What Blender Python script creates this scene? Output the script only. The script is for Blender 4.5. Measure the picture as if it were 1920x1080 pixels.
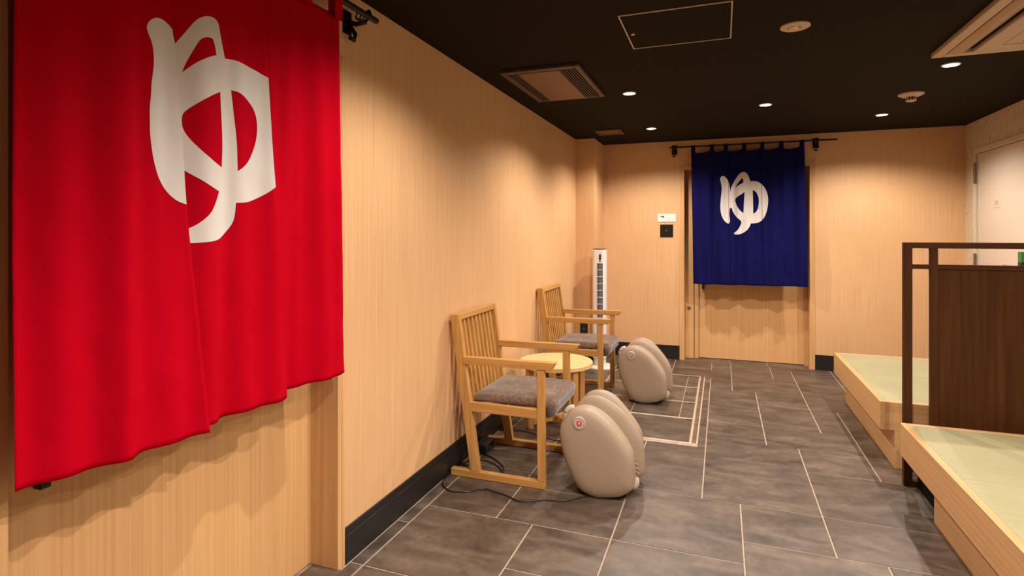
import bpy, bmesh, math, random
from math import sin, cos, pi, radians, exp
from mathutils import Vector, Matrix, noise
from mathutils.geometry import delaunay_2d_cdt

random.seed(7)
for o in list(bpy.data.objects): bpy.data.objects.remove(o)
SC = bpy.context.scene
COL = SC.collection

# ------------------------------------------------------------------ camera
cam_d = bpy.data.cameras.new('camera'); cam = bpy.data.objects.new('camera', cam_d); COL.objects.link(cam)
cam_d.sensor_width = 36; cam_d.lens = 1062/1920*36
cam_d.shift_y = -(540-438.5)/1920
cam_d.clip_start = 0.02
cam.location = (0, 0, 1.386)
cam.rotation_euler = (pi/2, 0, math.atan2(393, 1062))
SC.camera = cam

# ------------------------------------------------------------------ world, exposure, light levels
w = bpy.data.worlds.new('world'); SC.world = w; w.use_nodes = True
w.node_tree.nodes['Background'].inputs[0].default_value = (0.05, 0.04, 0.03, 1)
w.node_tree.nodes['Background'].inputs[1].default_value = 0.3
SC.view_settings.view_transform = 'Standard'
SC.view_settings.look = 'None'
SC.view_settings.gamma = 1
SC.view_settings.use_curve_mapping = False
SC.view_settings.exposure = 0.0
LAMP_POWER = 85.0
LAMP_COLOR = (1.0, 0.885, 0.775)
LAMP_ANGLE = radians(148)
LAMP_BLEND = 0.60
DOWNLIGHTS = [(-0.63, 4.16), (0.326, 4.90), (1.30, 4.13), (-0.64, 5.62), (1.29, 5.66),
              (-0.61, 2.10), (0.33, 1.45), (1.30, 2.20), (1.30, 0.6), (0.33, 0.72), (1.55, 0.05)]  # last two: out-of-view fill lamps added for the red curtain and near bench

# ------------------------------------------------------------------ materials
def mat(name, col, rough=0.5, metal=0.0, spec=0.5, emit=None, es=0):
    m = bpy.data.materials.new(name); m.use_nodes = True
    b = m.node_tree.nodes['Principled BSDF']
    b.inputs['Base Color'].default_value = (*col, 1)
    b.inputs['Roughness'].default_value = rough
    b.inputs['Metallic'].default_value = metal
    b.inputs['Specular IOR Level'].default_value = spec
    if emit:
        b.inputs['Emission Color'].default_value = (*emit, 1); b.inputs['Emission Strength'].default_value = es
    return m

def noisy(name, stops, scale=(5, 5, 5), nscale=1.0, detail=4, rough=0.5, bump=0.0, bdist=0.002, rnd=0.0, spec=0.5,
          second=None, distort=0.0, rr=None, metal=0.0, sheen=0.0):
    """base colour = ramp over a stretched noise in object space; second = (scale, amount) for a broad variation"""
    m = mat(name, stops[0][1], rough, metal, spec); nt = m.node_tree; N = nt.nodes; L = nt.links
    b = N['Principled BSDF']
    tc = N.new('ShaderNodeTexCoord'); mp = N.new('ShaderNodeMapping'); mp.inputs['Scale'].default_value = scale
    src = tc.outputs['Object']
    oi = N.new('ShaderNodeObjectInfo')
    if rnd:
        sc = N.new('ShaderNodeVectorMath'); sc.operation = 'SCALE'; sc.inputs[3].default_value = 40
        cb = N.new('ShaderNodeCombineXYZ')
        for i in range(3): L.new(oi.outputs['Random'], cb.inputs[i])
        L.new(cb.outputs[0], sc.inputs[0])
        ad = N.new('ShaderNodeVectorMath'); L.new(src, ad.inputs[0]); L.new(sc.outputs[0], ad.inputs[1]); src = ad.outputs[0]
    L.new(src, mp.inputs[0])
    nz = N.new('ShaderNodeTexNoise'); nz.inputs['Scale'].default_value = nscale; nz.inputs['Detail'].default_value = detail
    nz.inputs['Distortion'].default_value = distort
    L.new(mp.outputs[0], nz.inputs['Vector'])
    fac = nz.outputs[0]
    if second:
        n2 = N.new('ShaderNodeTexNoise'); n2.inputs['Scale'].default_value = second[0]; n2.inputs['Detail'].default_value = 3
        L.new(src, n2.inputs['Vector'])
        mx = N.new('ShaderNodeMix'); mx.inputs[0].default_value = second[1]
        L.new(fac, mx.inputs[2]); L.new(n2.outputs[0], mx.inputs[3]); fac = mx.outputs[0]
    rp = N.new('ShaderNodeValToRGB'); L.new(fac, rp.inputs[0])
    e = rp.color_ramp.elements
    while len(e) < len(stops): e.new(0.5)
    for k, (p, c) in enumerate(stops): e[k].position = p; e[k].color = (*c, 1)
    col = rp.outputs[0]
    if rnd:
        hs = N.new('ShaderNodeHueSaturation'); mr = N.new('ShaderNodeMapRange')
        mr.inputs[3].default_value = 1-rnd; mr.inputs[4].default_value = 1+rnd
        L.new(oi.outputs['Random'], mr.inputs[0]); L.new(mr.outputs[0], hs.inputs['Value']); L.new(col, hs.inputs['Color']); col = hs.outputs[0]
    L.new(col, b.inputs['Base Color'])
    if rr:
        mr = N.new('ShaderNodeMapRange'); mr.inputs[3].default_value = rr[0]; mr.inputs[4].default_value = rr[1]
        L.new(fac, mr.inputs[0]); L.new(mr.outputs[0], b.inputs['Roughness'])
    if bump:
        bp = N.new('ShaderNodeBump'); bp.inputs['Strength'].default_value = bump; bp.inputs['Distance'].default_value = bdist
        L.new(fac, bp.inputs['Height']); L.new(bp.outputs[0], b.inputs['Normal'])
    if sheen: b.inputs['Sheen Weight'].default_value = sheen
    return m

WV = [(0.30, (0.635, 0.362, 0.176)), (0.50, (0.705, 0.426, 0.218)), (0.70, (0.765, 0.488, 0.264))]
def sh(st, k): return [(p, tuple(v*k for v in c)) for p, c in st]
M = {}
M['veneer'] = noisy('wall_veneer', WV, (170, 170, 2.2), 1.0, 5, 0.50, 0.12, 0.001, second=(1.6, 0.22), spec=0.3)
M['door_veneer'] = noisy('door_veneer', [(0.3,(.62,.345,.145)),(.5,(.70,.405,.178)),(.7,(.755,.455,.21))], (110, 110, 0.9), 1.0, 5, 0.42, 0.1, 0.001, second=(1.2, 0.25), spec=0.35)
M['casing'] = noisy('casing_wood', [(0.3,(.60,.335,.14)),(.5,(.68,.395,.175)),(.7,(.73,.44,.205))], (50, 50, 1.0), 1.0, 4, 0.42, 0.05, 0.001)
CW = [(0.30, (0.44, 0.215, 0.058)), (0.55, (0.54, 0.280, 0.082)), (0.75, (0.60, 0.33, 0.11))]
M['chair_z'] = noisy('oak_upright', CW, (60, 60, 3), 1.0, 3, 0.38, 0.05, 0.001)
M['chair_x'] = noisy('oak_rail', CW, (3, 60, 60), 1.0, 3, 0.38, 0.05, 0.001)
M['chair_y'] = noisy('oak_cross_rail', CW, (60, 3, 60), 1.0, 3, 0.38, 0.05, 0.001)
TW = [(0.30, (0.72, 0.46, 0.19)), (0.55, (0.80, 0.54, 0.25)), (0.75, (0.84, 0.60, 0.30))]
M['table'] = noisy('light_table_wood', TW, (3, 60, 60), 1.0, 3, 0.35, 0.04, 0.001)
M['bench_y'] = noisy('bench_wood', [(0.3,(.54,.30,.125)),(.5,(.62,.36,.158)),(.7,(.67,.405,.19))], (70, 1.4, 70), 1.0, 5, 0.40, 0.08, 0.001)
M['bench_x'] = noisy('bench_end_wood', [(0.3,(.54,.30,.125)),(.5,(.62,.36,.158)),(.7,(.67,.405,.19))], (1.4, 70, 70), 1.0, 5, 0.40, 0.08, 0.001)
M['tatami'] = noisy('tatami_weave', [(0.3, (0.29, 0.265, 0.135)), (0.55, (0.345, 0.315, 0.175)), (0.75, (0.385, 0.35, 0.205))], (8, 220, 8), 1.0, 3, 0.7, 0.35, 0.001, second=(3, 0.4))
M['dark'] = noisy('dark_stained_wood', [(0.3, (0.045, 0.0145, 0.0035)), (0.6, (0.066, 0.022, 0.0055)), (0.8, (0.088, 0.030, 0.008))], (45, 45, 2), 1.0, 4, 0.5, 0.06, 0.001, spec=0.15)
M['dark_x'] = noisy('dark_stained_rail', [(0.3, (0.045, 0.0145, 0.0035)), (0.6, (0.066, 0.022, 0.0055)), (0.8, (0.088, 0.030, 0.008))], (2, 45, 45), 1.0, 4, 0.5, 0.06, 0.001, spec=0.15)
M['slate'] = noisy('slate_tile', [(0.28, (0.040, 0.028, 0.021)), (0.44, (0.083, 0.059, 0.043)), (0.58, (0.128, 0.093, 0.070)), (0.75, (0.195, 0.148, 0.113))],
                   (4, 9, 5), 1.0, 7, 0.42, 0.12, 0.002, rnd=0.13, second=(30, 0.25), distort=0.6, rr=(0.33, 0.52))
M['grout'] = noisy('grout', [(0.3, (0.36, 0.27, 0.205)), (0.7, (0.48, 0.375, 0.29))], (40, 40, 40), 1.0, 3, 0.8)
M['ceiling'] = noisy('ceiling_paint', [(0.3, (0.0155, 0.0105, 0.0062)), (0.7, (0.0185, 0.0128, 0.008))], (30, 30, 30), 1.0, 2, 0.9, spec=0.1)
M['black'] = mat('black_base', (0.012, 0.011, 0.010), 0.38)
M['iron'] = mat('black_iron', (0.012, 0.010, 0.010), 0.4, 0.5)
M['iron_hi'] = mat('worn_iron', (0.10, 0.09, 0.085), 0.35, 0.8)
M['plastic_black'] = mat('black_plastic', (0.010, 0.009, 0.009), 0.3)
M['white'] = mat('white_plastic', (0.80, 0.78, 0.76), 0.35)
M['grille'] = mat('dark_grille', (0.035, 0.035, 0.06), 0.5)
M['sign'] = mat('white_sign', (0.83, 0.81, 0.78), 0.3)
M['ink'] = mat('ink', (0.02, 0.02, 0.02), 0.5)
M['ink_grey'] = mat('grey_ink', (0.36, 0.33, 0.30), 0.5)
M['steel'] = mat('steel', (0.55, 0.52, 0.48), 0.3, 0.9)
M['hinge'] = mat('hinge_steel', (0.27, 0.22, 0.17), 0.35, 0.8)
M['brass'] = noisy('brass_frame', [(0.3, (0.62, 0.50, 0.38)), (0.7, (0.80, 0.68, 0.54))], (9, 9, 9), 1.0, 3, 0.35, metal=0.3)
M['rust'] = noisy('brown_track', [(0.3, (0.12, 0.068, 0.042)), (0.7, (0.26, 0.165, 0.115))], (2, 12, 2), 2.0, 4, 0.45, metal=0.3)
M['light_edge'] = mat('pale_trim', (0.60, 0.50, 0.40), 0.4, 0.2)
M['cream'] = mat('cream_plate', (0.62, 0.47, 0.33), 0.45)
M['vent_plate'] = mat('bronze_vent_plate', (0.155, 0.062, 0.018), 0.45)
M['vent_dark'] = mat('dark_vent_slat', (0.06, 0.032, 0.018), 0.5)
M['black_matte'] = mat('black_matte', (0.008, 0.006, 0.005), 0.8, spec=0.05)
M['void'] = mat('dark_cavity', (0.004, 0.003, 0.003), 0.9)
M['ac'] = mat('air_unit_panel', (0.50, 0.36, 0.25), 0.45)
M['ac_vane'] = mat('air_unit_vane', (0.38, 0.24, 0.13), 0.4)
M['door_paint'] = mat('door_paint', (0.68, 0.58, 0.47), 0.4)
M['lens'] = mat('lamp_lens', (1, 1, 1), 0.4, emit=(1.0, 0.92, 0.80), es=14)
M['lamp_ring'] = mat('lamp_ring', (0.55, 0.50, 0.44), 0.35)
M['green'] = mat('green_plate', (0.015, 0.19, 0.06), 0.35)
M['fabric'] = noisy('cushion_fabric', [(0.32, (0.075, 0.044, 0.029)), (0.5, (0.135, 0.084, 0.058)), (0.68, (0.235, 0.155, 0.112))], (70, 25, 70), 1.0, 6, 0.95, 0.5, 0.003, second=(9, 0.45), spec=0.1, sheen=0.4)
M['leather'] = noisy('taupe_leatherette', [(0.3, (0.35, 0.262, 0.19)), (0.7, (0.385, 0.29, 0.212))], (120, 120, 120), 1.0, 2, 0.48, 0.08, 0.001, spec=0.35)
M['leather_in'] = noisy('taupe_cloth', [(0.3, (0.28, 0.205, 0.145)), (0.7, (0.38, 0.285, 0.21))], (150, 150, 150), 1.0, 2, 0.8, 0.1, 0.001)
M['lining'] = mat('pale_lining', (0.62, 0.52, 0.43), 0.8)
M['dial'] = mat('dial_plastic', (0.50, 0.42, 0.36), 0.35)
M['dial_red'] = mat('dial_red', (0.75, 0.06, 0.07), 0.35)
M['dial_pink'] = mat('dial_rose', (0.40, 0.24, 0.21), 0.35)
def cloth(name, c, k=0.85):
    return noisy(name, [(0.3, tuple(v*k for v in c)), (0.7, c)], (260, 260, 420), 1.0, 2, 0.95, 0.25, 0.0008, second=(7, 0.35), spec=0.04)
M['red'] = cloth('red_cotton', (0.49, 0.0005, 0.0115)); M['blue'] = cloth('indigo_cotton', (0.0085, 0.008, 0.076), 0.70)
M['print'] = cloth('white_print', (0.72, 0.69, 0.66), 0.93)

def wallpaper():
    m = mat('cream_wave_wallpaper', (0.62, 0.5, 0.36), 0.7); nt = m.node_tree; N = nt.nodes; L = nt.links
    tc = N.new('ShaderNodeTexCoord'); wv = N.new('ShaderNodeTexWave'); wv.wave_type = 'RINGS'
    wv.inputs['Scale'].default_value = 4.5; wv.inputs['Distortion'].default_value = 14; wv.inputs['Detail'].default_value = 1.5; wv.inputs['Detail Scale'].default_value = 1.6
    L.new(tc.outputs['Object'], wv.inputs['Vector'])
    rp = N.new('ShaderNodeValToRGB'); e = rp.color_ramp.elements
    e[0].position = 0.02; e[0].color = (0.50, 0.40, 0.27, 1); e[1].position = 0.16; e[1].color = (0.66, 0.545, 0.39, 1)
    L.new(wv.outputs['Fac'], rp.inputs[0]); L.new(rp.outputs[0], N['Principled BSDF'].inputs['Base Color'])
    return m
M['wallpaper'] = wallpaper()

# ------------------------------------------------------------------ helpers
def root_loc(p):
    while p.parent: p = p.parent
    return p.location.copy()
def link(name, me, m, parent=None, smooth=False, kind=None):
    o = bpy.data.objects.new(name, me); COL.objects.link(o)
    if m is not None:
        for x in (m if isinstance(m, list) else [m]): me.materials.append(x)
    if parent is not None:
        me.transform(Matrix.Translation(-root_loc(parent))); o.parent = parent
    if smooth:
        for p in me.polygons: p.use_smooth = True
    if kind: o['kind'] = kind
    return o
def B(name, bm, m, parent=None, smooth=False, kind=None, bevel=0, seg=1):
    bmesh.ops.recalc_face_normals(bm, faces=bm.faces)
    me = bpy.data.meshes.new(name); bm.to_mesh(me); bm.free()
    o = link(name, me, m, parent, smooth, kind)
    if bevel:
        md = o.modifiers.new('bevel', 'BEVEL'); md.width = bevel; md.segments = seg; md.limit_method = 'ANGLE'; md.harden_normals = False
    return o
def box(bm, x0, x1, y0, y1, z0, z1):
    v = [bm.verts.new((x, y, z)) for x in (x0, x1) for y in (y0, y1) for z in (z0, z1)]
    for f in ((0, 1, 3, 2), (4, 6, 7, 5), (0, 4, 5, 1), (2, 3, 7, 6), (0, 2, 6, 4), (1, 5, 7, 3)): bm.faces.new([v[i] for i in f])
    return v
def bx(name, m, parent, *bs, bevel=0.0, kind=None, seg=1):
    bm = bmesh.new()
    for b in bs: box(bm, *b)
    return B(name, bm, m, parent, kind=kind, bevel=bevel, seg=seg)
def prism(bm, pts, axis, a, b):
    """pts: polygon in the plane normal to axis ('y': (x,z); 'x': (y,z); 'z': (x,y))"""
    def P(p, t): return {'y': (p[0], t, p[1]), 'x': (t, p[0], p[1]), 'z': (p[0], p[1], t)}[axis]
    A = [bm.verts.new(P(p, a)) for p in pts]; C = [bm.verts.new(P(p, b)) for p in pts]
    n = len(pts); bm.faces.new(A); bm.faces.new(C[::-1])
    for i in range(n): bm.faces.new((A[i], A[(i+1) % n], C[(i+1) % n], C[i]))
def lathe(bm, prof, cx, cy, seg=32, axis='z', cz=0):
    """prof [(r, t)]; t along the axis"""
    rings = []
    for r, t in prof:
        ring = []
        for k in range(seg):
            a = 2*pi*k/seg; u, v = r*cos(a), r*sin(a)
            p = {'z': (cx+u, cy+v, cz+t), 'y': (cx+u, cy+t, cz+v), 'x': (cx+t, cy+u, cz+v)}[axis]
            ring.append(bm.verts.new(p))
        rings.append(ring)
    for A, C in zip(rings, rings[1:]):
        for k in range(seg): bm.faces.new((A[k], A[(k+1) % seg], C[(k+1) % seg], C[k]))
    bm.faces.new(rings[0]); bm.faces.new(rings[-1][::-1])
def tube(bm, pts, r, seg=8):
    pts = [Vector(p) for p in pts]; rings = []
    for i, p in enumerate(pts):
        d = (pts[min(i+1, len(pts)-1)]-pts[max(i-1, 0)]).normalized()
        up = Vector((0, 0, 1)) if abs(d.z) < 0.9 else Vector((1, 0, 0))
        s = d.cross(up).normalized(); t = s.cross(d)
        rings.append([bm.verts.new(p+s*r*cos(2*pi*k/seg)+t*r*sin(2*pi*k/seg)) for k in range(seg)])
    for A, C in zip(rings, rings[1:]):
        for k in range(seg): bm.faces.new((A[k], A[(k+1) % seg], C[(k+1) % seg], C[k]))
    bm.faces.new(rings[0]); bm.faces.new(rings[-1][::-1])
def smooth_path(pts, n=6):
    out = []; P = [Vector(p) for p in pts]; P = [2*P[0]-P[1]]+P+[2*P[-1]-P[-2]]
    for i in range(1, len(P)-2):
        for k in range(n):
            t = k/n; a, b, c, d = P[i-1:i+3]
            out.append(0.5*((2*b)+(c-a)*t+(2*a-5*b+4*c-d)*t*t+(3*b-a-3*c+d)*t**3))
    out.append(P[-2]); return out
def thing(name, label, cat, loc=(0, 0, 0), group=None):
    o = bpy.data.objects.new(name, None); COL.objects.link(o); o.location = loc; o.empty_display_size = 0.1
    o['label'] = label; o['category'] = cat
    if group: o['group'] = group
    return o
def tag(o, label, cat, group=None):
    o['label'] = label; o['category'] = cat
    if group: o['group'] = group
    return o
def copy_tree(o, loc, label):
    def cp(x, par):
        c = x.copy(); COL.objects.link(c)
        if par is not None: c.parent = par
        for ch in [k for k in bpy.data.objects if k.parent == x and k is not c]: cp(ch, c)
        return c
    r = cp(o, None); r.location = loc; r['label'] = label; return r
def text(name, s, size, m, parent, mtx, ext=0.0006):
    cu = bpy.data.curves.new(name, 'FONT'); cu.body = s; cu.size = size; cu.extrude = ext; cu.align_x = 'CENTER'; cu.align_y = 'CENTER'
    t = bpy.data.objects.new(name, cu); COL.objects.link(t); bpy.context.view_layer.update()
    me = bpy.data.meshes.new_from_object(t.evaluated_get(bpy.context.evaluated_depsgraph_get())); bpy.data.objects.remove(t)
    me.transform(mtx); me.materials.clear(); return link(name, me, m, parent)
# outlines of the printed character, metres on each curtain's own plane
R1=[(1.158,1.464),(1.152,1.56),(1.149,1.638),(1.144,1.715),(1.136,1.81),(1.131,1.848),(1.123,1.887),(1.12,1.909),(1.113,1.929),(1.102,1.944),(1.085,1.953),(1.062,1.95),(1.042,1.937),(1.031,1.917),(1.035,1.899),(1.044,1.884),(1.05,1.862),(1.052,1.832),(1.049,1.8),(1.045,1.775),(1.044,1.744),(1.04,1.713),(1.04,1.676),(1.04,1.646),(1.044,1.61),(1.051,1.574),(1.062,1.538),(1.078,1.512),(1.099,1.488),(1.123,1.472)]
R2=[(1.115,1.888),(1.125,1.904),(1.141,1.928),(1.156,1.953),(1.171,1.978),(1.186,1.994),(1.214,2.007),(1.238,2.008),(1.25,1.995),(1.254,1.972),(1.263,1.94),(1.275,1.904),(1.306,1.91),(1.351,1.911),(1.398,1.906),(1.433,1.898),(1.479,1.883),(1.511,1.566),(1.471,1.539),(1.438,1.513),(1.398,1.494),(1.36,1.483),(1.319,1.48),(1.317,1.448),(1.31,1.416),(1.288,1.387),(1.254,1.37),(1.206,1.362),(1.145,1.36),(1.141,1.394),(1.162,1.402),(1.182,1.414),(1.206,1.434),(1.23,1.462),(1.252,1.51),(1.222,1.52),(1.19,1.537),(1.164,1.551),(1.138,1.566)]
RH=[[(1.141,1.828),(1.149,1.853),(1.16,1.879),(1.175,1.913),(1.186,1.933),(1.206,1.945),(1.226,1.946),(1.234,1.931),(1.24,1.903),(1.214,1.891),(1.182,1.87),(1.16,1.849)],[(1.141,1.714),(1.16,1.735),(1.19,1.761),(1.222,1.783),(1.256,1.801),(1.258,1.759),(1.263,1.711),(1.267,1.656),(1.267,1.621),(1.266,1.581),(1.238,1.59),(1.198,1.612),(1.167,1.641),(1.149,1.664),(1.141,1.682)],[(1.301,1.817),(1.332,1.818),(1.369,1.804),(1.398,1.781),(1.411,1.745),(1.411,1.7),(1.401,1.661),(1.379,1.621),(1.355,1.596),(1.324,1.576),(1.323,1.621),(1.321,1.664),(1.314,1.72),(1.307,1.776)]]
B1=[(-0.016,1.965),(-0.007,1.992),(0.019,2.002),(0.048,1.977),(0.07,1.935),(0.081,1.881),(0.085,1.813),(0.087,1.718),(0.081,1.651),(0.075,1.596),(0.081,1.549),(0.084,1.515),(0.07,1.492),(0.038,1.509),(0.01,1.55),(-0.009,1.611),(-0.013,1.679),(-0.009,1.747),(-0.002,1.815),(0.002,1.876),(-0.005,1.924)]
B2=[(0.08,1.81),(0.091,1.86),(0.108,1.907),(0.133,1.954),(0.164,2.006),(0.195,2.032),(0.22,2.037),(0.245,2.021),(0.264,1.989),(0.282,1.935),(0.325,1.936),(0.374,1.915),(0.411,1.878),(0.438,1.824),(0.451,1.764),(0.451,1.698),(0.439,1.619),(0.411,1.546),(0.368,1.506),(0.325,1.495),(0.286,1.495),(0.27,1.453),(0.239,1.413),(0.195,1.387),(0.152,1.376),(0.105,1.384),(0.139,1.407),(0.17,1.44),(0.192,1.487),(0.197,1.521),(0.152,1.555),(0.114,1.61),(0.097,1.664),(0.077,1.653),(0.08,1.732)]
BH=[[(0.136,1.872),(0.152,1.906),(0.177,1.945),(0.202,1.974),(0.216,1.944),(0.211,1.92),(0.177,1.905)],[(0.129,1.751),(0.164,1.784),(0.202,1.807),(0.226,1.823),(0.22,1.716),(0.214,1.602),(0.177,1.636),(0.145,1.69)],[(0.303,1.842),(0.331,1.827),(0.356,1.78),(0.364,1.726),(0.356,1.66),(0.338,1.613),(0.308,1.596),(0.307,1.714)]]
# ------------------------------------------------------------------ room shell
XL, XR, YB, YF, ZC = -1.485, 2.16, 6.50, -3.0, 2.41
ST = 'structure'
bx('ceiling', M['ceiling'], None, (XL-.3, XR+.3, YF-.1, YB+.35, ZC, ZC+.12), kind=ST)
wall_left = bx('wall_left', M['veneer'], None, (XL-.18, XL, 1.965, YB+.2, 0, ZC), (XL-.18, XL, 0.79, 1.965, 2.09, ZC), (XL-.18, XL, YF, 0.79, 0, ZC), kind=ST)
bx('wall_back', M['veneer'], None, (XL, -0.41, YB, YB+.2, 0, ZC), (-0.41, 0.87, YB, YB+.2, 2.115, ZC), (0.87, XR+.1, YB, YB+.2, 0, ZC), kind=ST)
bx('wall_right', M['wallpaper'], None, (XR, XR+.15, 6.30, YB, 0, ZC), (XR, XR+.15, 5.22, 6.30, 2.13, ZC), (XR, XR+.15, YF, 5.22, 0, ZC), kind=ST)
bx('wall_front', M['veneer'], None, (XL, XR, YF-.12, YF, 0, ZC), kind=ST)
bx('trim_1', M['veneer'], None, (XL, -1.28, 6.0, YB, 0, ZC), kind=ST)
bx('baseboard_left', M['black'], None, (XL, XL+.010, 1.985, 6.0, 0, 0.118), (XL, XL+.007, 1.985, 6.0, 0.1185, 0.152), kind=ST, bevel=.0008)
bx('baseboard_back', M['black'], None, (-1.28, -0.435, YB-.010, YB, 0, 0.152), (0.895, XR, YB-.010, YB, 0, 0.152), (XL+.01, -1.27, 5.99, 6.0, 0, .152), (-1.28, -1.27, 5.99, YB-.01, 0, .152), kind=ST)
bx('baseboard_right', M['black'], None, (XR-.010, XR, YF, 5.20, 0, 0.10), kind=ST)

# ------------------------------------------------------------------ floor of slate tiles in a modular pattern
floor = bx('floor', M['grout'], None, (XL-.2, XR+.2, YF-.1, YB+.3, -0.12, -0.0025), kind=ST)
Mo = 0.1872; X0 = 0.090; Y0 = 2.570
I0, I1, J0, J1 = -8, 12, -14, 21
grid = {}
def free(i, j, w, h): return all(I0 <= a < I1 and J0 <= b < J1 and (a, b) not in grid for a in range(i, i+w) for b in range(j, j+h))
rects = []
def put(i, j, w, h):
    for a in range(i, i+w):
        for b in range(j, j+h): grid[(a, b)] = 1
    rects.append((i, j, w, h))
for a in range(-6, -1):
    for b in range(7, 17): grid[(a, b)] = 2
known = [(-8,-3,3,3), (-5,-2,2,2), (-3,-3,3,3), (0,-2,3,3), (-8,0,2,3), (-6,0,3,2), (-3,0,3,3), (0,1,2,2), (2,1,3,2), (3,-1,2,2),
         (-1,3,3,2), (-1,5,3,3), (2,3,3,3), (2,6,2,2), (4,6,2,2), (-3,3,2,2), (-3,5,2,2), (-6,2,3,2), (-6,4,3,3), (-8,3,2,2),
         (-1,8,2,2), (1,8,3,2), (-1,10,2,2), (1,10,2,3), (3,10,1,3), (-1,12,2,3), (1,13,2,2), (3,13,2,2), (0,15,3,3), (-3,17,3,2),
         (-1,15,1,2), (3,15,2,3), (0,18,2,3), (2,18,1,2), (3,18,2,2), (4,8,2,2), (-8,7,2,3), (-8,10,2,2), (4,10,1,3), (5,18,3,3)]
for r in known:
    if free(*r): put(*r)
for j in range(J0, J1):
    for i in range(I0, I1):
        if (i, j) in grid: continue
        opts = [(3,2),(2,3),(3,3),(2,2)]; random.shuffle(opts)
        for w_, h_ in opts+[(3,1),(2,1),(1,2),(1,1)]:
            if free(i, j, w_, h_): put(i, j, w_, h_); break
tiles = []
for i, j, w_, h_ in rects:
    x0, x1, y0, y1 = X0+i*Mo, X0+(i+w_)*Mo, Y0+j*Mo, Y0+(j+h_)*Mo
    x1 = min(x1, XR-.01); y1 = min(y1, YB-.012)
    if j == 17 and x1 < -.05: y0 = 5.812
    tiles.append((x0, x1, y0, y1))
ys = [-0.05, 0.32, 0.69, 1.07, 1.44, 2.009, 2.383, 2.944, 3.506, 4.07, 4.63, 5.19, 5.75, 6.12]
tiles += [(XL+.011, X0-8*Mo, a, b) for a, b in zip(ys[4:], ys[5:-1]+[5.99])] + [(XL-.13, X0-8*Mo, a, b) for a, b in ((.8, 1.3), (1.3, 1.95))]
tiles += [(-.1515, X0-Mo, a, b) for a, b in ((3.88, 4.442), (4.442, 5.004), (5.004, 5.812))]
tiles += [(-.385, .078, YB-.012, 6.66), (.078, .452, YB-.012, 6.66), (.452, .845, YB-.012, 6.66)]
G = 0.0036; share = {}
for (x0, x1, y0, y1) in tiles:
    if x1-x0 < .02 or y1-y0 < .02: continue
    key = (round(x1-x0, 3), round(y1-y0, 3))
    if key not in share:
        W, H = x1-x0-2*G, y1-y0-2*G; c = .0016
        vs = [(0,0,-.0024),(W,0,-.0024),(W,H,-.0024),(0,H,-.0024),(0,0,-c),(W,0,-c),(W,H,-c),(0,H,-c),(c,c,0),(W-c,c,0),(W-c,H-c,0),(c,H-c,0)]
        fs = [(0,1,5,4),(1,2,6,5),(2,3,7,6),(3,0,4,7),(4,5,9,8),(5,6,10,9),(6,7,11,10),(7,4,8,11),(8,9,10,11)]
        me = bpy.data.meshes.new('tile'); me.from_pydata(vs, [], fs); me.materials.append(M['slate']); share[key] = me
    o = bpy.data.objects.new('tile', share[key]); COL.objects.link(o); o.parent = floor; o.location = (x0+G, y0+G, random.uniform(-.0004, .0004))

# tiled access hatch let into the floor
hx0, hx1 = -1.02, -0.152
ht = thing('floor_hatch', 'tiled floor access hatch with pale brass frames beside the farther massager', 'hatch', (-.6, 4.87, 0))
yb = [3.925, 4.445, 4.885, 5.365, 5.795]
bx('edge_strip', M['brass'], ht, (hx1-.006, hx1, yb[0]-.002, yb[-1], -.0025, .0010)); bx('edge_strip', M['brass'], ht, (hx0, hx0+.006, yb[0], yb[-1], -.0025, .001))
bx('track', M['rust'], ht, (hx1-.034, hx1-.008, yb[0]+.02, yb[-1]-.01, -.0025, .0004))
for k, y in enumerate(yb):
    bx('cross_bar', M['brass'], ht, (hx0+.006, hx1-.036, y-(.013 if k < 2 else .007), y-.002, -.0025, .0022), (hx0+.006, hx1-.036, y+.003, y+(.010 if k < 2 else .006), -.0025, .0016))
    if k < 4: bx('side_bar', M['brass'], ht, (hx1-.046, hx1-.038, y+.012, yb[k+1]-.015, -.0025, .002))
    if k: bx('latch', M['plastic_black'], ht, (hx1-.098, hx1-.052, y-.030, y-.017, -.001, .0012))
for k in range(4):
    cuts = {0: [hx0+.01, -.62, hx1-.050], 1: [hx0+.01, -.666, -.302, hx1-.050], 2: [hx0+.01, -.666, -.302, hx1-.050], 3: [hx0+.01, -.52, -.302, hx1-.050]}[k]
    if k == 0: cuts = [hx0+.01, hx1-.050]
    for a, b in zip(cuts, cuts[1:]):
        bx('tile', M['slate'], ht, (a+.003, b-.003, yb[k]+.014, yb[k+1]-.017, -.0025, -.0002))

# ------------------------------------------------------------------ door_1 behind the red curtain (left wall)
d1 = bx('door_1', M['door_veneer'], None, (XL-.17, XL-.135, 0.79, 1.94, 0.006, 2.10), kind=ST)
bx('jamb', M['casing'], d1, (XL-.18, XL+.003, 1.94, 1.965, 0, 2.115), (XL-.18, XL+.003, .765, .79, 0, 2.115), (XL-.18, XL+.003, .79, 1.94, 2.09, 2.115), bevel=.001)
bx('door_handle', M['plastic_black'], d1, (XL-.135, XL-.108, .915, .943, .745, 1.25), bevel=.003)
bx('casing', M['casing'], d1, (XL, XL+.004, 1.965, 1.985, 0, 2.13), bevel=.001)

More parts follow.
